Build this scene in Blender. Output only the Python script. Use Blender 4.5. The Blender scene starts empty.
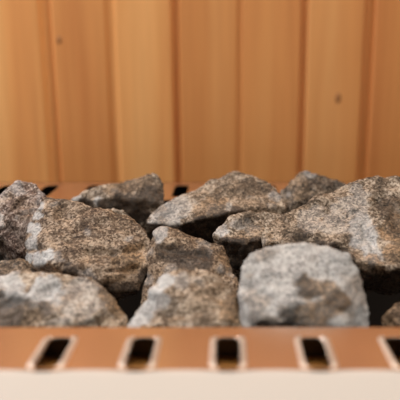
import bpy, bmesh, math, random
import numpy as np
from mathutils import Vector, noise, Matrix

S = bpy.context.scene
COL = S.collection

# ------------------------------------------------------------------ camera
FPX = 620.0                      # focal length in pixels of the 400 px frame
PITCH = math.radians(13.87)
ZT = 0.60                        # height of the heater's top plate
CAMH = 0.1527                    # camera height above that plate
CAM = Vector((0.0, 0.0, ZT + CAMH))
cd = bpy.data.cameras.new('camera')
cam = bpy.data.objects.new('camera', cd)
COL.objects.link(cam)
cam.location = CAM
cam.rotation_euler = (math.radians(90) - PITCH, 0, 0)
cd.sensor_width = 36.0
cd.lens = 36.0 * FPX / 400.0
cd.shift_x = -28.0 / 400.0
cd.clip_start = 0.01
cd.dof.use_dof = True
cd.dof.focus_distance = 0.485
cd.dof.aperture_fstop = 4.8
S.camera = cam

# ------------------------------------------------------------------ light
w = bpy.data.worlds.new('world')
S.world = w
w.use_nodes = True
w.node_tree.nodes['Background'].inputs[0].default_value = (1.0, 0.93, 0.86, 1)
w.node_tree.nodes['Background'].inputs[1].default_value = 0.12


def area(name, loc, target, sx, sy, power, color):
    l = bpy.data.lights.new(name, 'AREA')
    l.shape = 'RECTANGLE'
    l.size, l.size_y = sx, sy
    l.energy = power
    l.color = color
    o = bpy.data.objects.new(name, l)
    COL.objects.link(o)
    o.location = loc
    o.rotation_euler = (Vector(target) - Vector(loc)).to_track_quat('-Z', 'Y').to_euler()
    return o


area('left_key_light', (-1.3, 0.55, 1.9), (0, 0.55, 0.6), 0.7, 0.7, 27, (0.98, 0.98, 0.98))  # added soft light from the upper left, no window built
area('ceiling_light', (0.1, 0.25, 2.1), (0.1, 0.35, 0.6), 1.6, 1.1, 31, (1.0, 0.93, 0.83))

S.view_settings.view_transform = 'Standard'
S.view_settings.look = 'None'
S.view_settings.gamma = 1.0
S.view_settings.use_curve_mapping = False
S.view_settings.exposure = 0.0


# ------------------------------------------------------------------ helpers
def px(x, y, D):
    """point seen at photo pixel (x, y), D metres in front of the camera (horizontal)"""
    u = (x - 228.0) / FPX
    v = (200.0 - y) / FPX
    c, s = math.cos(PITCH), math.sin(PITCH)
    d = Vector((u, c + v * s, -s + v * c))
    return CAM + d * (D / d.y)


def newmat(name):
    m = bpy.data.materials.new(name)
    m.use_nodes = True
    nt = m.node_tree
    return m, nt, nt.nodes['Principled BSDF']


def N(nt, typ, **kw):
    n = nt.nodes.new(typ)
    for k, v in kw.items():
        if k in n.inputs.keys() if isinstance(k, str) else False:
            n.inputs[k].default_value = v
        else:
            setattr(n, k, v)
    return n


def ramp(nt, src, stops):
    r = nt.nodes.new('ShaderNodeValToRGB')
    el = r.color_ramp.elements
    while len(el) < len(stops):
        el.new(0.5)
    for e, (p, c) in zip(el, stops):
        e.position = p
        e.color = (*c, 1) if len(c) == 3 else c
    nt.links.new(src, r.inputs[0])
    return r


def link_mesh(name, bm, mat, parent=None, smooth=False):
    me = bpy.data.meshes.new(name)
    bm.to_mesh(me)
    bm.free()
    me.materials.append(mat)
    if smooth:
        me.polygons.foreach_set('use_smooth', [True] * len(me.polygons))
    o = bpy.data.objects.new(name, me)
    COL.objects.link(o)
    o.parent = parent
    return o


def box(bm, x0, x1, y0, y1, z0, z1):
    v = [bm.verts.new((x, y, z)) for z in (z0, z1) for y in (y0, y1) for x in (x0, x1)]
    for f in ((0, 2, 3, 1), (4, 5, 7, 6), (0, 1, 5, 4), (2, 6, 7, 3), (0, 4, 6, 2), (1, 3, 7, 5)):
        bm.faces.new([v[i] for i in f])


def bevel(bm, r, seg=2):
    bmesh.ops.bevel(bm, geom=bm.edges[:], offset=r, segments=seg, affect='EDGES')


# ------------------------------------------------------------------ materials
def wood_material(name, grain_axis='Z', hue=0.0):
    m, nt, bs = newmat(name)
    L = nt.links.new
    geo = N(nt, 'ShaderNodeNewGeometry')
    att = nt.nodes.new('ShaderNodeAttribute')
    att.attribute_name = 'board'
    att.attribute_type = 'GEOMETRY'
    # grain coordinates shifted per board
    sc = nt.nodes.new('ShaderNodeVectorMath'); sc.operation = 'MULTIPLY'
    sc.inputs[1].default_value = (1, 1, 0.045) if grain_axis == 'Z' else (0.045, 1, 1)
    L(geo.outputs['Position'], sc.inputs[0])
    off = nt.nodes.new('ShaderNodeVectorMath'); off.operation = 'ADD'
    L(sc.outputs[0], off.inputs[0])
    mul = nt.nodes.new('ShaderNodeVectorMath'); mul.operation = 'MULTIPLY'
    mul.inputs[1].default_value = (3.1, 7.7, 5.3)
    L(att.outputs['Color'], mul.inputs[0])
    L(mul.outputs[0], off.inputs[1])
    n1 = nt.nodes.new('ShaderNodeTexNoise')
    n1.inputs['Scale'].default_value = 19
    n1.inputs['Detail'].default_value = 4
    n1.inputs['Distortion'].default_value = 0.6
    L(off.outputs[0], n1.inputs['Vector'])
    n2 = nt.nodes.new('ShaderNodeTexNoise')
    n2.inputs['Scale'].default_value = 130
    n2.inputs['Detail'].default_value = 3
    L(off.outputs[0], n2.inputs['Vector'])
    r1 = ramp(nt, n1.outputs['Fac'], [(0.28, (0.62, 0.240, 0.074)), (0.50, (0.74, 0.335, 0.112)), (0.74, (0.82, 0.42, 0.16))])
    r2 = ramp(nt, n2.outputs['Fac'], [(0.3, (0.92, 0.90, 0.88)), (0.7, (1.03, 1.03, 1.03))])
    mx = nt.nodes.new('ShaderNodeMix'); mx.data_type = 'RGBA'; mx.blend_type = 'MULTIPLY'
    mx.inputs[0].default_value = 0.8
    L(r1.outputs[0], mx.inputs[6]); L(r2.outputs[0], mx.inputs[7])
    # board tone
    rb = ramp(nt, att.outputs['Fac'], [(0.0, (0.76, 0.64, 0.54)), (0.5, (0.98, 0.94, 0.90)), (1.0, (1.20, 1.30, 1.34))])
    mb = nt.nodes.new('ShaderNodeMix'); mb.data_type = 'RGBA'; mb.blend_type = 'MULTIPLY'
    mb.inputs[0].default_value = 1.0
    L(mx.outputs[2], mb.inputs[6]); L(rb.outputs[0], mb.inputs[7])
    L(mb.outputs[2], bs.inputs['Base Color'])
    bs.inputs['Roughness'].default_value = 0.5
    bp = nt.nodes.new('ShaderNodeBump')
    bp.inputs['Strength'].default_value = 0.15
    bp.inputs['Distance'].default_value = 0.001
    L(n2.outputs['Fac'], bp.inputs['Height'])
    L(bp.outputs[0], bs.inputs['Normal'])
    return m


WOOD = wood_material('cedar_boards')

KNOT, nt, bs = newmat('wood_knot')
bs.inputs['Base Color'].default_value = (0.34, 0.14, 0.05, 1)
bs.inputs['Roughness'].default_value = 0.5

FLOORM = wood_material('floor_boards', 'X')


def steel_material(name, col, rough, aniso=True):
    m, nt, bs = newmat(name)
    L = nt.links.new
    bs.inputs['Metallic'].default_value = 1.0
    geo = N(nt, 'ShaderNodeNewGeometry')
    sc = nt.nodes.new('ShaderNodeVectorMath'); sc.operation = 'MULTIPLY'
    sc.inputs[1].default_value = (0.06, 1, 1)
    L(geo.outputs['Position'], sc.inputs[0])
    n = nt.nodes.new('ShaderNodeTexNoise')
    n.inputs['Scale'].default_value = 900
    n.inputs['Detail'].default_value = 2
    L(sc.outputs[0], n.inputs['Vector'])
    n2 = nt.nodes.new('ShaderNodeTexNoise')
    n2.inputs['Scale'].default_value = 18
    L(geo.outputs['Position'], n2.inputs['Vector'])
    r = ramp(nt, n2.outputs['Fac'], [(0.3, tuple(c * 0.9 for c in col)), (0.7, col)])
    L(r.outputs[0], bs.inputs['Base Color'])
    bs.inputs['Roughness'].default_value = rough
    bp = nt.nodes.new('ShaderNodeBump')
    bp.inputs['Strength'].default_value = 0.06
    bp.inputs['Distance'].default_value = 0.0004
    L(n.outputs['Fac'], bp.inputs['Height'])
    L(bp.outputs[0], bs.inputs['Normal'])
    return m


STEEL = steel_material('brushed_steel', (0.84, 0.73, 0.65), 0.24)
SHELL = steel_material('satin_steel', (0.80, 0.76, 0.72), 0.40)
CREAM, nt, bs = newmat('steel_bright_reflection')  # bright reflection on the steel front painted as matte cream
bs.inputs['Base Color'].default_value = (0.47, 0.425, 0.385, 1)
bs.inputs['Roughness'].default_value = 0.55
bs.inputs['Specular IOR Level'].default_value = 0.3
ORANGE_GLOW, nt, bs = newmat('orange_glow_ledge')  # orange reflection inside the slots put into the ledge's colour
bs.inputs['Base Color'].default_value = (0.62, 0.28, 0.07, 1)
bs.inputs['Roughness'].default_value = 0.5
INNER = steel_material('inner_steel', (0.10, 0.085, 0.075), 0.55)  # dark base colour carries the shade seen in slots and pit


def stone_material(name, dark, mid, light, spec=0.3):
    """speckled grainy rock; point attributes 'pale', 'rust', 'deep' hold its patches plus painted side light and underside shade"""
    m, nt, bs = newmat(name)
    L = nt.links.new
    tc = nt.nodes.new('ShaderNodeTexCoord')
    n1 = nt.nodes.new('ShaderNodeTexNoise')
    n1.inputs['Scale'].default_value = 620
    n1.inputs['Detail'].default_value = 3
    n1.inputs['Roughness'].default_value = 0.65
    L(tc.outputs['Object'], n1.inputs['Vector'])
    vo = nt.nodes.new('ShaderNodeTexVoronoi')
    vo.inputs['Scale'].default_value = 640
    L(tc.outputs['Object'], vo.inputs['Vector'])
    n3 = nt.nodes.new('ShaderNodeTexNoise')
    n3.inputs['Scale'].default_value = 60
    n3.inputs['Detail'].default_value = 5
    n3.inputs['Roughness'].default_value = 0.6
    L(tc.outputs['Object'], n3.inputs['Vector'])
    sep = nt.nodes.new('ShaderNodeSeparateColor')
    L(vo.outputs['Color'], sep.inputs[0])
    # grain value
    a = nt.nodes.new('ShaderNodeMath'); a.operation = 'MULTIPLY'; a.inputs[1].default_value = 0.28
    L(sep.outputs[0], a.inputs[0])
    b = nt.nodes.new('ShaderNodeMath'); b.operation = 'MULTIPLY_ADD'
    b.inputs[1].default_value = 0.52
    L(n1.outputs['Fac'], b.inputs[0]); L(a.outputs[0], b.inputs[2])
    c = nt.nodes.new('ShaderNodeMath'); c.operation = 'MULTIPLY_ADD'
    c.inputs[1].default_value = 0.75
    L(n3.outputs['Fac'], c.inputs[0]); L(b.outputs[0], c.inputs[2])
    r = ramp(nt, c.outputs[0], [(0.55, dark), (0.74, mid), (0.86, tuple(0.5 * (x + y) for x, y in zip(mid, light))), (1.0, light)])
    cur = r.outputs[0]
    for at, colr, k in (('pale', (0.44, 0.445, 0.455), 0.88), ('rust', (0.120, 0.076, 0.043), 1.15), ('stain_shade', (0.030, 0.019, 0.012), 1.15)):
        t = nt.nodes.new('ShaderNodeAttribute'); t.attribute_name = at
        mm = nt.nodes.new('ShaderNodeMath'); mm.operation = 'MULTIPLY'; mm.inputs[1].default_value = k
        L(t.outputs['Fac'], mm.inputs[0])
        g = nt.nodes.new('ShaderNodeMath'); g.operation = 'MULTIPLY_ADD'
        # grains show through the patch
        g.inputs[1].default_value = 1.0
        q = nt.nodes.new('ShaderNodeMapRange')
        q.inputs['From Min'].default_value = 0.50; q.inputs['From Max'].default_value = 0.85
        q.inputs['To Min'].default_value = 0.70; q.inputs['To Max'].default_value = 1.05
        L(c.outputs[0], q.inputs['Value'])
        p = nt.nodes.new('ShaderNodeMath'); p.operation = 'MULTIPLY'; p.use_clamp = True
        L(mm.outputs[0], p.inputs[0]); L(q.outputs[0], p.inputs[1])
        mx = nt.nodes.new('ShaderNodeMix'); mx.data_type = 'RGBA'
        L(p.outputs[0], mx.inputs[0]); L(cur, mx.inputs[6])
        lo, hi = (0.78, 1.12) if at == 'pale' else (0.40, 2.6)
        rp = ramp(nt, c.outputs[0], [(0.58, tuple(v * lo for v in colr)), (0.76, colr), (0.95, tuple(v * hi for v in colr))])
        L(rp.outputs[0], mx.inputs[7])
        nt.nodes.remove(g)
        cur = mx.outputs[2]
    L(cur, bs.inputs['Base Color'])
    rr = nt.nodes.new('ShaderNodeMapRange')
    rr.inputs['From Min'].default_value = 0.6; rr.inputs['From Max'].default_value = 0.95
    rr.inputs['To Min'].default_value = 0.80; rr.inputs['To Max'].default_value = 0.42
    L(c.outputs[0], rr.inputs['Value'])
    L(rr.outputs[0], bs.inputs['Roughness'])
    bs.inputs['Specular IOR Level'].default_value = spec
    bp = nt.nodes.new('ShaderNodeBump')
    bp.inputs['Strength'].default_value = 1.0
    bp.inputs['Distance'].default_value = 0.0012
    L(b.outputs[0], bp.inputs['Height'])
    L(bp.outputs[0], bs.inputs['Normal'])
    return m


R_BROWN = stone_material('brown_rock', (0.026, 0.014, 0.008), (0.104, 0.066, 0.041), (0.38, 0.285, 0.205))
R_GREY = stone_material('grey_rock', (0.030, 0.020, 0.013), (0.122, 0.086, 0.058), (0.43, 0.35, 0.275))
R_DARK = stone_material('dark_rock', (0.012, 0.008, 0.005), (0.050, 0.034, 0.023), (0.26, 0.20, 0.15))
R_PURPLE = stone_material('reddish_rock', (0.030, 0.016, 0.012), (0.135, 0.084, 0.064), (0.50, 0.40, 0.34))
R_PALE = stone_material('pale_rock', (0.055, 0.033, 0.020), (0.200, 0.140, 0.092), (0.56, 0.47, 0.38))

# ------------------------------------------------------------------ room
WY = 0.86            # face of the back wall


def board_wall():
    """tongue and groove boards: one mesh, a chamfered groove at every joint"""
    pitch = 0.0868
    groove = 0.0150
    x0 = -0.2445 - pitch * 16       # a groove centre lies on the photo's x = 52
    tones = {0: 0.92, 1: 0.50, 2: 0.80, 3: 0.34, 4: 0.52, 5: 0.46, 6: 0.34}
    wide = {0: (0.012, 0.006), 1: (0.021, 0.0085), 2: (0.017, 0.0045), 3: (0.0125, 0.010), 4: (0.009, 0.0025), 5: (0.0115, 0.009), 6: (0.016, 0.009)}
    rnd = random.Random(4)
    bm = bmesh.new()
    lay = bm.loops.layers.float_color.new('board')
    zs = [0.0 + i * 0.1 for i in range(23)]
    for k in range(34):
        a = x0 + k * pitch
        idx = k - 15                # board 0 ends at the groove near x = 52
        tone = tones.get(idx, rnd.uniform(0.25, 0.85))
        gl, dl = wide.get(idx, (0.013, 0.007))
        gr, dr = wide.get(idx + 1, (0.013, 0.007))
        prof = [(a, WY + dl), (a + gl * 0.22, WY + dl), (a + gl * 0.42, WY + dl * 0.18), (a + gl * 0.55, WY),
                (a + pitch - gr * 0.55, WY), (a + pitch - gr * 0.42, WY + dr * 0.18), (a + pitch - gr * 0.22, WY + dr), (a + pitch, WY + dr)]
        rows = [[bm.verts.new((x, y, z)) for x, y in prof] for z in zs]
        for r0, r1 in zip(rows, rows[1:]):
            for i in range(len(prof) - 1):
                f = bm.faces.new((r0[i], r0[i + 1], r1[i + 1], r1[i]))
                for lp in f.loops:
                    lp[lay] = (tone, tone, tone, 1)
    return bm


wall = link_mesh('wall_back', board_wall(), WOOD)
wall['kind'] = 'structure'
m = bpy.data.meshes  # noqa
# two small knots set in the boards
for (kx, ky, a, b) in ((59, 40, 0.0030, 0.0052), (338, 98, 0.0036, 0.0070)):
    bm = bmesh.new()
    c = px(kx, ky, WY)
    bmesh.ops.create_uvsphere(bm, u_segments=20, v_segments=10, radius=1.0)
    for v in bm.verts:
        v.co = Vector((v.co.x * a, v.co.y * 0.0008, v.co.z * b)) + Vector((c.x, WY, c.z))
    k = link_mesh('wood_knot', bm, KNOT, wall, True)

bm = bmesh.new()
box(bm, -1.6, 1.6, -0.6, WY + 0.02, -0.02, 0.0)
fl = link_mesh('floor', bm, FLOORM)
fl['kind'] = 'structure'

# ------------------------------------------------------------------ heater
heater = bpy.data.objects.new('sauna_heater', None)
COL.objects.link(heater)
heater.location = (0, 0.47, 0)
heater['label'] = 'steel sauna heater with slotted rim holding the pile of stones'
heater['category'] = 'heater'

HX0, HX1 = -0.375, 0.345          # outer width
PIT_F, PIT_B = 0.3205, 0.6185     # pit opening
FOLD_F, FOLD_B = 0.2735, 0.705


def put(name, bm, mat, smooth=False):
    o = link_mesh(name, bm, mat, heater, smooth)
    o.matrix_parent_inverse = Matrix.Translation(-heater.location)
    return o


def slotted_plate(y0, y1, sy0, sy1, sw, xs, xa, xb, bead):
    """horizontal sheet from xa to xb with one rounded slot at every x of xs; slot lips rolled down"""
    bm = bmesh.new()
    n = 12
    edges = [xa] + [0.5 * (p + q) for p, q in zip(xs, xs[1:])] + [xb]
    for cx, l, r in zip(xs, edges, edges[1:]):
        # slot outline, counter-clockwise, stadium with tight ends
        R = sw * 0.5 * 0.68
        hole = []
        for (qx, qy, a0) in ((sw / 2 - R, sy1 - R, 0), (-(sw / 2 - R), sy1 - R, 90), (-(sw / 2 - R), sy0 + R, 180), (sw / 2 - R, sy0 + R, 270)):
            for i in range(n + 1):
                a = math.radians(a0 + 90 * i / n)
                hole.append((cx + qx + R * math.cos(a), qy + R * math.sin(a), math.cos(a), math.sin(a)))
        m_ = len(hole)
        prof = [(0.0036, 0.0), (0.0027, 0.0004), (0.0018, 0.0007), (0.0009, 0.0006), (0.0003, -0.0001), (0, -0.0005), (0, -0.0012), (0.0012, -0.0012)]
        rings = []
        for (o_, dz) in prof:
            rings.append([bm.verts.new((hx + nx * o_, hy + ny * o_, ZT + (dz * bead * max(0.0, 1 - 1.1 * abs(ny)) if dz > 0 else dz * (1 if bead else 0.2 + 0.8 * (dz < -0.001))))) for hx, hy, nx, ny in hole])
        for a_, b_ in zip(rings, rings[1:]):
            for i in range(m_):
                j = (i + 1) % m_
                bm.faces.new((a_[i], a_[j], b_[j], b_[i]))
        # outer rectangle matched to the hole's corners
        outer = []
        q = n + 1
        corner = [(r, y1), (l, y1), (l, y0), (r, y0)]
        rad = [(r, None), (None, y1), (l, None), (None, y0)]
        for i, (hx, hy, nx, ny) in enumerate(hole):
            k, t = divmod(i, q)
            c = corner[k]
            if t == q // 2:
                p = c
            elif t < q // 2:
                f = t / (q // 2)
                if k % 2 == 0:
                    p = (c[0], hy0 + (c[1] - hy0) * f) if t else (c[0], hy)
                    hy0 = hy if t == 0 else hy0
                else:
                    p = (hx0 + (c[0] - hx0) * f, c[1]) if t else (hx, c[1])
                    hx0 = hx if t == 0 else hx0
            else:
                f = (t - q // 2) / (n - q // 2)
                if k % 2 == 0:
                    ex = cx + (sw / 2 - R) * (1 if k == 0 else -1)
                    p = (c[0] + (ex - c[0]) * f, c[1])
                else:
                    ey = (sy1 - R) if k == 1 else (sy0 + R)
                    p = (c[0], c[1] + (ey - c[1]) * f)
            outer.append(bm.verts.new((p[0], p[1], ZT)))
        for i in range(m_):
            j = (i + 1) % m_
            bm.faces.new((outer[i], outer[j], rings[0][j], rings[0][i]))
    bmesh.ops.remove_doubles(bm, verts=bm.verts[:], dist=1e-5)
    bmesh.ops.recalc_face_normals(bm, faces=bm.faces[:])
    # make them face up
    up = sum(f.normal.z for f in bm.faces)
    if up < 0:
        bmesh.ops.reverse_faces(bm, faces=bm.faces[:])
    return bm


XS = [0.0 + 0.0450 * i for i in range(-8, 8)]
XSB = [-0.003 + 0.0488 * i for i in range(-7, 8)]
fr = put('front_rim', slotted_plate(FOLD_F, PIT_F, 0.2752, 0.3085, 0.0118, XS, HX0, HX1, 1.5), STEEL)
LIP = steel_material('rolled_lip_steel', (0.70, 0.66, 0.61), 0.5)
fr.data.materials.append(LIP)
for p in fr.data.polygons:
    if p.center.z > ZT - 0.0013 and p.center.z > ZT + 0.0001:
        p.material_index = 1
bm = bmesh.new(); box(bm, HX0 + 0.01, HX1 - 0.01, 0.3000, 0.3184, ZT - 0.0190, ZT - 0.0170)
put('added_ledge', bm, ORANGE_GLOW)  # ledge added below the slots for their orange gleam
put('rear_rim', slotted_plate(PIT_B, FOLD_B, 0.6330, 0.6880, 0.0155, XSB, HX0, HX1, 0.0), STEEL)


def sweep(prof, x0, x1, thick=0.0):
    bm = bmesh.new()
    a = [bm.verts.new((x0, y, z)) for y, z in prof]
    b = [bm.verts.new((x1, y, z)) for y, z in prof]
    for i in range(len(prof) - 1):
        bm.faces.new((a[i], a[i + 1], b[i + 1], b[i]))
    bmesh.ops.recalc_face_normals(bm, faces=bm.faces[:])
    return bm


# folded front: short roll, sloping apron, then the upright front sheet
prof = [(FOLD_F, ZT)]
for i in range(1, 7):
    a = math.radians(26 * i / 6)
    prof.append((FOLD_F - 0.010 * math.sin(a), ZT - 0.010 * (1 - math.cos(a))))
y_, z_ = prof[-1]
prof.append((y_ - 0.034 * math.cos(math.radians(26)), z_ - 0.034 * math.sin(math.radians(26))))
y_, z_ = prof[-1]
for i in range(1, 7):
    a = math.radians(26 + 64 * i / 6)
    prof.append((y_ - 0.008 * (math.sin(a) - math.sin(math.radians(26))), z_ - 0.008 * (math.cos(math.radians(26)) - math.cos(a))))
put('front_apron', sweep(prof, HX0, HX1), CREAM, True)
y_, z_ = prof[-1]
FRONT_Y = y_
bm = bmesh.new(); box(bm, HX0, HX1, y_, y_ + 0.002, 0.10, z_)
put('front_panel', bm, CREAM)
bm = bmesh.new(); box(bm, HX0, HX1, FOLD_B - 0.002, FOLD_B, 0.10, ZT)
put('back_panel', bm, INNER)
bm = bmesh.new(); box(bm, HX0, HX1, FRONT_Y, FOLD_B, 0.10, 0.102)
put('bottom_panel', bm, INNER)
for sx in (HX0, HX1):
    # side rim beside the pit and the side sheet
    bm = bmesh.new()
    d = 0.04 if sx < 0 else -0.04
    box(bm, min(sx, sx + d), max(sx, sx + d), PIT_F, PIT_B, ZT - 0.002, ZT)
    put('side_rim', bm, STEEL)
    bm = bmesh.new()
    vs = [(FRONT_Y, 0.10), (FOLD_B, 0.10), (FOLD_B, ZT), (FOLD_F, ZT), (y_, z_)]
    for x in (sx, sx + (0.002 if sx < 0 else -0.002)):
        bm.faces.new([bm.verts.new((x, a, b)) for a, b in vs])
    put('side_panel', bm, SHELL)
# basin: four walls and a slotted bottom
BZ = ZT - 0.145
bm = bmesh.new()
box(bm, HX0 + 0.04, HX1 - 0.04, PIT_F - 0.002, PIT_F, BZ, ZT - 0.001)
box(bm, HX0 + 0.04, HX1 - 0.04, PIT_B, PIT_B + 0.002, BZ, ZT - 0.001)
box(bm, HX0 + 0.038, HX0 + 0.04, PIT_F, PIT_B, BZ, ZT - 0.001)
box(bm, HX1 - 0.04, HX1 - 0.038, PIT_F, PIT_B, BZ, ZT - 0.001)
box(bm, HX0 + 0.038, HX1 - 0.038, PIT_F - 0.002, PIT_B + 0.002, BZ - 0.002, BZ)
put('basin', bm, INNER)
for lx in (HX0 + 0.05, HX1 - 0.05):
    for ly in (FRONT_Y + 0.05, FOLD_B - 0.05):
        bm = bmesh.new()
        bmesh.ops.create_cone(bm, cap_ends=True, segments=24, radius1=0.018, radius2=0.014, depth=0.102)
        bmesh.ops.translate(bm, verts=bm.verts[:], vec=(lx, ly, 0.051))
        put('leg', bm, INNER)


# ------------------------------------------------------------------ stones
def fbm(p, sc, seed, octv=3, rough=0.5):
    q = Vector((p.x * sc + seed * 13.1, p.y * sc - seed * 7.7, p.z * sc + seed * 3.3))
    s = 0.0
    a = 1.0
    for _ in range(octv):
        s += a * noise.noise(q)
        q = q * 2.03
        a *= rough
    return s


def ridged(p, sc, seed):
    q = Vector((p.x * sc + seed * 5.1, p.y * sc + seed * 9.7, p.z * sc - seed * 4.3))
    return 1.0 - 2.2 * abs(noise.noise(q))


def chips(p, sc, seed):
    """broken-plane pattern: stepped flats between cell borders"""
    q = Vector((p.x * sc + seed * 2.1, p.y * sc + seed * 1.7, p.z * sc - seed * 6.3))
    d, pts = noise.voronoi(q)
    c = pts[0]
    n = Vector((math.sin(c.x * 12.9 + c.y * 3.1), math.sin(c.y * 17.3 + c.z * 5.7), math.sin(c.z * 11.1 + c.x * 7.9)))
    return max(-1, min(1, (q - c).dot(n) * 1.1)) * min(1.0, (d[1] - d[0]) * 5)


def stone(label, mat, outline, D, depth, lean=0.6, front=(), inset=0.55, seed=1, low=0.0,
          patches=(), cuts=(), rough=1.0, back_low=0.0, smooth=1, voxel=0.0017):
    """outline: silhouette in photo pixels; D: distance of its middle; depth: half thickness (m);
    lean: how much farther the upper edge lies; front: (px, py, metres nearer) ridge points;
    low: how far the hidden underside reaches below the seen outline"""
    ys = [p[1] for p in outline]
    xs_ = [p[0] for p in outline]
    cy, cx_ = 0.5 * (min(ys) + max(ys)), 0.5 * (min(xs_) + max(xs_))
    s = D / FPX
    pts = []
    for p in outline:
        x, y = p[0], p[1]
        d = D + lean * (cy - y) * s + (p[2] if len(p) > 2 else 0)
        pts.append(px(x, y, d))
        # back ring pulled in
        pb = px(cx_ + (x - cx_) * 0.62, cy + (y - cy) * inset + 2, d + depth)
        pts.append(pb)
    c0 = px(cx_, cy, D)
    for (x, y, dd) in front:
        pts.append(px(x, y, D + lean * (cy - y) * s - dd))
    if low:
        zmin = min(p.z for p in pts)
        for a in range(6):
            an = a * math.pi / 3
            w_ = (max(xs_) - min(xs_)) * s * 0.27
            pts.append(Vector((c0.x + w_ * math.cos(an), c0.y + depth * 0.30 + depth * 0.5 * math.sin(an), zmin - low)))
    cen = sum(pts, Vector()) / len(pts)
    bm = bmesh.new()
    for p in pts:
        bm.verts.new(p - cen)
    r = bmesh.ops.convex_hull(bm, input=bm.verts[:])
    bmesh.ops.delete(bm, geom=[v for v in bm.verts if not v.link_faces], context='VERTS')
    bmesh.ops.recalc_face_normals(bm, faces=bm.faces[:])
    me = bpy.data.meshes.new('hull')
    bm.to_mesh(me)
    bm.free()
    ob = bpy.data.objects.new('sauna_stone', me)
    COL.objects.link(ob)
    rm = ob.modifiers.new('r', 'REMESH')
    rm.mode = 'VOXEL'
    rm.voxel_size = voxel
    sm = ob.modifiers.new('s', 'SMOOTH')
    sm.factor = 0.5
    sm.iterations = smooth
    dg = bpy.context.evaluated_depsgraph_get()
    me2 = bpy.data.meshes.new_from_object(ob.evaluated_get(dg))
    ob.modifiers.clear()
    ob.data = me2
    bpy.data.meshes.remove(me)
    me2.name = 'sauna_stone'
    n = len(me2.vertices)
    co = np.empty(n * 3); me2.vertices.foreach_get('co', co); co = co.reshape(-1, 3)
    no = np.empty(n * 3); me2.vertex_normals.foreach_get('vector', no); no = no.reshape(-1, 3)
    out = co.copy()
    A = {k: np.zeros(n) for k in ('pale', 'rust', 'stain_shade')}
    # where each vertex is seen in the photo, to set stains, painted light and shade, and cracks where they lie on the stone
    cP, sP = math.cos(PITCH), math.sin(PITCH)
    W = co + np.array(cen) - np.array(CAM)
    fw = W[:, 1] * cP - W[:, 2] * sP
    X = 228 + FPX * W[:, 0] / fw
    Y = 200 - FPX * (W[:, 1] * sP + W[:, 2] * cP) / fw
    front_side = np.clip((0.35 - (no * (W / np.linalg.norm(W, axis=1)[:, None])).sum(1)) / 0.3, 0, 1)
    for i in range(n):
        p = Vector(co[i])
        f1 = fbm(p, 34, seed, 2)
        h = 0.0016 * f1
        h += 0.0030 * chips(p, 36, seed)
        h += 0.0011 * chips(p, 95, seed + 3)
        h += 0.0011 * fbm(p, 140, seed + 5, 3, 0.65)
        h += 0.0007 * (ridged(p, 75, seed) - 0.4)
        h *= rough
        wv = fbm(p, 90, seed + 9, 3, 0.6)
        for (pa, pb, dep) in cuts:
            abx, aby = pb[0] - pa[0], pb[1] - pa[1]
            t = max(0, min(1, ((X[i] - pa[0]) * abx + (Y[i] - pa[1]) * aby) / (abx * abx + aby * aby)))
            dd = math.hypot(X[i] - pa[0] - t * abx, Y[i] - pa[1] - t * aby) + wv * 2.5
            h -= dep * math.exp(-(dd / 2.6) ** 2) * front_side[i]
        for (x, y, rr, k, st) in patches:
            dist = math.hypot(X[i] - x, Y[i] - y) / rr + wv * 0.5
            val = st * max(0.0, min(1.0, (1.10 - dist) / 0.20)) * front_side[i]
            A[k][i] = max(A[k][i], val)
        # scattered stains of its own
        A['rust'][i] = max(A['rust'][i], max(0, min(0.38, (fbm(p, 40, seed + 20, 3) - 0.22) * 2)))
        A['pale'][i] = max(A['pale'][i], max(0, min(0.28, (fbm(p, 48, seed + 30, 3, 0.6) - 0.40) * 2)))
        out[i] = co[i] + no[i] * h
    me2.vertices.foreach_set('co', out.ravel())
    for k, arr in A.items():
        at = me2.attributes.new(k, 'FLOAT', 'POINT')
        at.data.foreach_set('value', arr.astype(np.float32))
    me2.polygons.foreach_set('use_smooth', [True] * len(me2.polygons))
    me2.materials.clear()
    me2.materials.append(mat)
    me2.update()
    ob.location = cen
    ob['label'] = label
    ob['category'] = 'stone'
    ob['group'] = 'stones piled in the sauna heater'
    return ob


# --- front row, resting against the steel rim
stone('whitish flat-topped stone in the front row at the left, behind the leftmost rim slot', R_PALE,
      [(-40, 300), (-30, 282), (0, 276), (30, 271), (62, 271), (82, 274), (101, 285), (116, 301), (127, 316), (130, 334), (60, 340), (-30, 340)],
      0.372, 0.030, lean=0.7, front=[(20, 296, .010), (90, 300, .008), (60, 330, .014), (0, 330, .012), (118, 332, .006)], seed=2, low=0.03,
      patches=[(8, 288, 20, 'pale', .8), (46, 292, 18, 'pale', .9), (82, 300, 24, 'pale', .35), (6, 313, 20, 'stain_shade', .75), (-10, 320, 20, 'stain_shade', .75), (46, 308, 8, 'stain_shade', .7), (52, 318, 8, 'stain_shade', .4), (118, 306, 10, 'rust', .9), (106, 293, 8, 'rust', .7), (30, 318, 14, 'rust', .6)])
stone('pale trapezoid stone in the centre of the front row against the steel rim', R_PALE,
      [(124, 336), (128, 318), (140, 303), (152, 288), (163, 274), (176, 270), (195, 272), (212, 270), (222, 279), (236, 294), (242, 310), (244, 336)],
      0.366, 0.024, lean=0.75, front=[(152, 325, .009), (165, 300, .006), (190, 292, .009), (212, 284, .004), (225, 320, .010), (190, 336, .014)], seed=5, low=0.03,
      patches=[(138, 315, 16, 'pale', .9), (152, 297, 12, 'pale', .9), (166, 280, 10, 'pale', .85), (180, 282, 9, 'pale', .35), (165, 306, 11, 'stain_shade', .45), (150, 318, 7, 'stain_shade', .35), (205, 300, 20, 'rust', .45), (228, 310, 14, 'rust', .8), (200, 326, 20, 'stain_shade', .35), (232, 300, 8, 'stain_shade', .4)])  # pale left edge mixes whitish film with painted light
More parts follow.
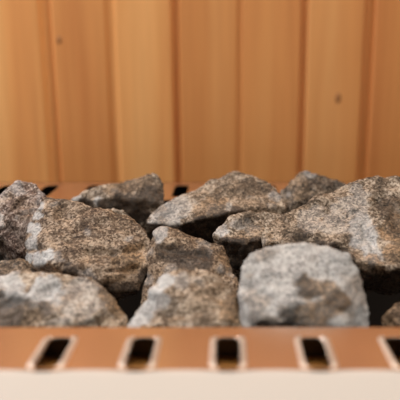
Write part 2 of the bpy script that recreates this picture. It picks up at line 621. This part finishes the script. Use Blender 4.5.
stone('large bluish-white stone with a brown blotch, right of centre in the front row', R_PALE,
      [(241, 338), (239, 310), (236, 285), (240, 264), (250, 252), (264, 247), (280, 243), (302, 242), (330, 247), (350, 253), (359, 268), (365, 290), (370, 312), (371, 338)],
      0.366, 0.030, lean=0.55, front=[(258, 320, .010), (262, 266, .003), (305, 262, .006), (342, 275, .008), (348, 330, .012), (300, 300, .012)], seed=7, low=0.03, smooth=4, rough=.65,
      patches=[(300, 285, 95, 'pale', .76), (338, 266, 22, 'pale', .9), (357, 300, 13, 'pale', 1.0), (362, 322, 13, 'pale', 1.0), (250, 316, 18, 'pale', .8),  # whitish film, with extra painted light along the flanks
               (308, 292, 15, 'rust', .7), (328, 289, 12, 'rust', .7), (332, 306, 16, 'rust', .75), (312, 311, 20, 'rust', .7), (286, 316, 10, 'rust', .4), (305, 288, 12, 'stain_shade', .6), (336, 303, 11, 'stain_shade', .55), (288, 316, 9, 'stain_shade', .5), (322, 322, 10, 'stain_shade', .35), (312, 258, 5, 'stain_shade', .35)])
stone('small brown stone peeking up at the right end of the front row', R_BROWN,
      [(377, 336), (380, 320), (386, 309), (397, 302), (412, 300), (428, 308), (432, 336)],
      0.372, 0.022, lean=0.5, seed=9, low=0.03, front=[(400, 325, .008)], patches=[(400, 320, 30, 'rust', .5)])

# --- second row
stone('large brown wedge stone on the left with a lit left flank', R_BROWN,
      [(45, 196), (60, 198), (76, 202), (96, 211), (112, 213), (132, 217), (145, 228), (154, 243), (156, 260), (149, 276, .002), (141, 291, .006), (120, 293, .006), (98, 286, .006), (80, 277, .005), (52, 273, .005), (27, 266, .004), (24, 248, .006), (28, 226, .006), (34, 209, .003)],
      0.445, 0.034, lean=1.05, front=[(46, 264, .010), (96, 268, .006), (122, 272, .006), (134, 252, .004), (46, 212, .003), (76, 268, .007)], seed=11, low=0.02, rough=.85,
      patches=[(40, 206, 4, 'pale', .7), (37, 216, 5, 'pale', .75), (34, 229, 7, 'pale', .75), (32, 242, 7, 'pale', .7), (38, 259, 8, 'pale', .9), (48, 254, 6, 'pale', 1.0), (29, 258, 6, 'pale', .8), (40, 247, 4, 'stain_shade', .6), (132, 258, 14, 'rust', .95), (120, 264, 8, 'rust', .6), (115, 280, 12, 'rust', .5), (70, 273, 10, 'stain_shade', .6), (95, 284, 9, 'stain_shade', .7), (112, 288, 9, 'stain_shade', .75), (130, 290, 11, 'stain_shade', .8), (148, 276, 9, 'stain_shade', .8), (138, 276, 8, 'stain_shade', .4), (114, 250, 4, 'stain_shade', .6)],  # pale flank paints light from the left; dark base spots paint underside shade
      cuts=[((88, 251), (112, 252), .0030), ((112, 252), (146, 247), .0030), ((106, 272), (138, 266), .0035)])
stone('small mottled brown stone in the middle, half hidden by the pale front stone', R_BROWN,
      [(154, 230), (160, 227), (170, 227), (188, 233), (206, 242), (222, 246), (229, 258), (236, 275), (240, 300), (200, 318), (140, 312), (139, 294), (149, 276), (155, 256)],
      0.425, 0.026, lean=0.8, front=[(162, 236, .003), (166, 262, .010), (215, 262, .010), (180, 290, .012)], seed=13, low=0.03, rough=.85,
      patches=[(160, 234, 8, 'pale', .7), (205, 250, 8, 'pale', .25), (190, 270, 60, 'rust', .18), (170, 254, 10, 'stain_shade', .8), (186, 258, 12, 'stain_shade', .8), (204, 258, 10, 'stain_shade', .8), (228, 262, 12, 'rust', .6), (148, 278, 6, 'pale', .4), (222, 268, 6, 'pale', .4)],
      cuts=[((162, 250), (208, 256), .0020)])
stone('dark flat stone wedged low at the left, above the whitish front stone', R_DARK,
      [(-30, 270), (-18, 263), (4, 261), (22, 261), (36, 266), (60, 278), (58, 300), (-25, 300)],
      0.425, 0.022, lean=0.8, front=[(10, 275, .006)], seed=17, low=0.02,
      patches=[(15, 268, 20, 'rust', .5)])
stone('huge light brown boulder filling the right side, sloping up to the right', R_GREY,
      [(260, 240), (264, 229), (284, 213), (300, 205), (320, 196), (341, 187), (352, 180), (376, 175), (402, 176), (440, 190), (462, 230), (450, 280, .02), (400, 292, .02), (372, 292, .02), (345, 284, .012), (300, 266, .008), (270, 252, .006)],
      0.455, 0.042, lean=1.15, front=[(275, 243, .002), (330, 236, .010), (362, 262, .014), (378, 216, -.002), (404, 268, .016), (440, 250, .012)], seed=19, low=0.01, rough=1.0,
      patches=[(320, 222, 45, 'rust', .15), (300, 238, 9, 'stain_shade', .55), (318, 244, 9, 'stain_shade', .85), (332, 250, 10, 'stain_shade', .85), (346, 258, 10, 'stain_shade', .85), (356, 270, 9, 'stain_shade', .7), (392, 208, 13, 'stain_shade', .6), (384, 205, 8, 'stain_shade', .4), (398, 222, 14, 'stain_shade', .5), (396, 232, 16, 'rust', .9), (394, 250, 12, 'rust', .8), (360, 224, 12, 'pale', .6), (366, 240, 12, 'pale', .75), (374, 254, 10, 'pale', .6), (372, 264, 10, 'rust', .6), (335, 222, 16, 'pale', .3), (310, 218, 12, 'pale', .25), (355, 206, 14, 'pale', .3), (370, 284, 17, 'stain_shade', 1.0), (390, 286, 17, 'stain_shade', 1.0), (405, 288, 17, 'stain_shade', 1.0)],  # dark spots on the lower rim are painted underside shade
      cuts=[((298, 238), (350, 250), .0030), ((362, 226), (372, 242), .0024), ((376, 200), (384, 234), .0024)])

# --- third row
stone('small stone tucked under the right end of the central top stone', R_GREY,
      [(212, 236), (216, 228), (230, 219), (246, 214), (264, 211), (284, 212), (291, 218), (280, 232, .01), (266, 246, .018), (242, 259, .02), (226, 252, .016)],
      0.468, 0.020, lean=0.9, front=[(228, 240, .005), (245, 244, .008), (262, 238, .006)], seed=23, low=0.02, rough=.8,
      patches=[(222, 231, 7, 'pale', .6), (250, 230, 12, 'rust', .5), (226, 245, 9, 'stain_shade', .95), (240, 250, 11, 'stain_shade', .95), (256, 247, 11, 'stain_shade', .95), (240, 259, 9, 'stain_shade', .95), (266, 243, 9, 'stain_shade', .8)])  # shade beneath this stone painted along its base
stone('wide grey peaked stone at the centre top of the pile', R_GREY,
      [(145, 222), (150, 213), (166, 204), (196, 189), (214, 179), (234, 171), (246, 173), (260, 178), (273, 183), (281, 194), (288, 207), (284, 222, .01), (262, 228, .015), (240, 236, .024), (200, 240, .024), (168, 232, .008)],
      0.530, 0.034, lean=1.1, front=[(172, 226, .004), (190, 222, .010), (213, 215, .014), (246, 208, .012), (272, 206, .007)], seed=29, low=0.02, rough=.75,
      patches=[(165, 216, 16, 'pale', .45), (180, 206, 12, 'pale', .3), (250, 195, 18, 'rust', .4), (215, 206, 13, 'rust', .7), (200, 212, 8, 'rust', .5), (205, 228, 14, 'stain_shade', .95), (222, 222, 12, 'stain_shade', .95), (190, 231, 10, 'stain_shade', .9), (238, 216, 10, 'stain_shade', .8), (275, 196, 7, 'pale', .4), (248, 186, 10, 'stain_shade', .3)])  # overhang shade painted below the front ridge
stone('reddish-brown rounded stone at the far left edge of the pile', R_PURPLE,
      [(-14, 215), (-4, 197), (8, 186), (16, 181), (27, 180), (37, 184), (46, 196), (52, 230), (44, 268), (28, 266), (16, 246), (8, 232), (-6, 226)],
      0.492, 0.024, lean=0.7, front=[(18, 206, .007), (30, 230, .008), (5, 205, .003)], seed=31, low=0.02,
      patches=[(16, 188, 9, 'pale', .35), (8, 226, 6, 'stain_shade', .5), (25, 232, 14, 'stain_shade', .45), (22, 208, 12, 'rust', .4)])
stone('reddish stone cut off by the left border, low beside the dark hole', R_PURPLE,
      [(-40, 236), (-36, 210), (-20, 200), (-4, 204), (5, 216), (5, 226), (-3, 234), (-20, 240)],
      0.450, 0.020, lean=0.6, seed=33, low=0.0, patches=[(-2, 218, 10, 'pale', .4)])

# --- back row
stone('long brown stone lying behind the big left wedge, blunt right end upward', R_GREY,
      [(70, 199), (82, 192), (100, 186), (122, 183), (140, 177), (154, 173), (162, 178), (165, 190), (166, 207), (158, 222, .015), (140, 234, .02), (100, 230, .02), (78, 214, .01)],
      0.552, 0.026, lean=0.9, front=[(92, 199, .004), (128, 194, .008), (157, 184, .004), (150, 200, .006)], seed=37, low=0.02, rough=.8,
      patches=[(76, 199, 6, 'pale', .6), (86, 203, 7, 'stain_shade', .8), (97, 200, 5, 'pale', .6), (106, 206, 9, 'stain_shade', .8), (120, 206, 12, 'stain_shade', .8), (136, 208, 16, 'stain_shade', .8), (154, 198, 12, 'stain_shade', .8), (145, 190, 6, 'stain_shade', .5), (120, 191, 16, 'rust', .6), (142, 182, 10, 'rust', .4)])
stone('round grey stone nub peeping between the left wedge and the long stone', R_GREY,
      [(99, 212), (105, 207), (114, 206), (124, 209), (134, 217), (140, 232), (118, 236), (101, 228)],
      0.500, 0.014, lean=0.8, seed=39, low=0.02)
stone('dark angular stone at the back between the central and right boulders', R_DARK,
      [(276, 196), (284, 190), (293, 181), (300, 171), (306, 169), (320, 174), (334, 179), (346, 185), (352, 205), (330, 226), (292, 226), (278, 212)],
      0.570, 0.026, lean=0.7, front=[(302, 190, .010), (320, 190, .006), (290, 205, .006)], seed=41, low=0.03,
      patches=[(302, 192, 8, 'rust', .5)])
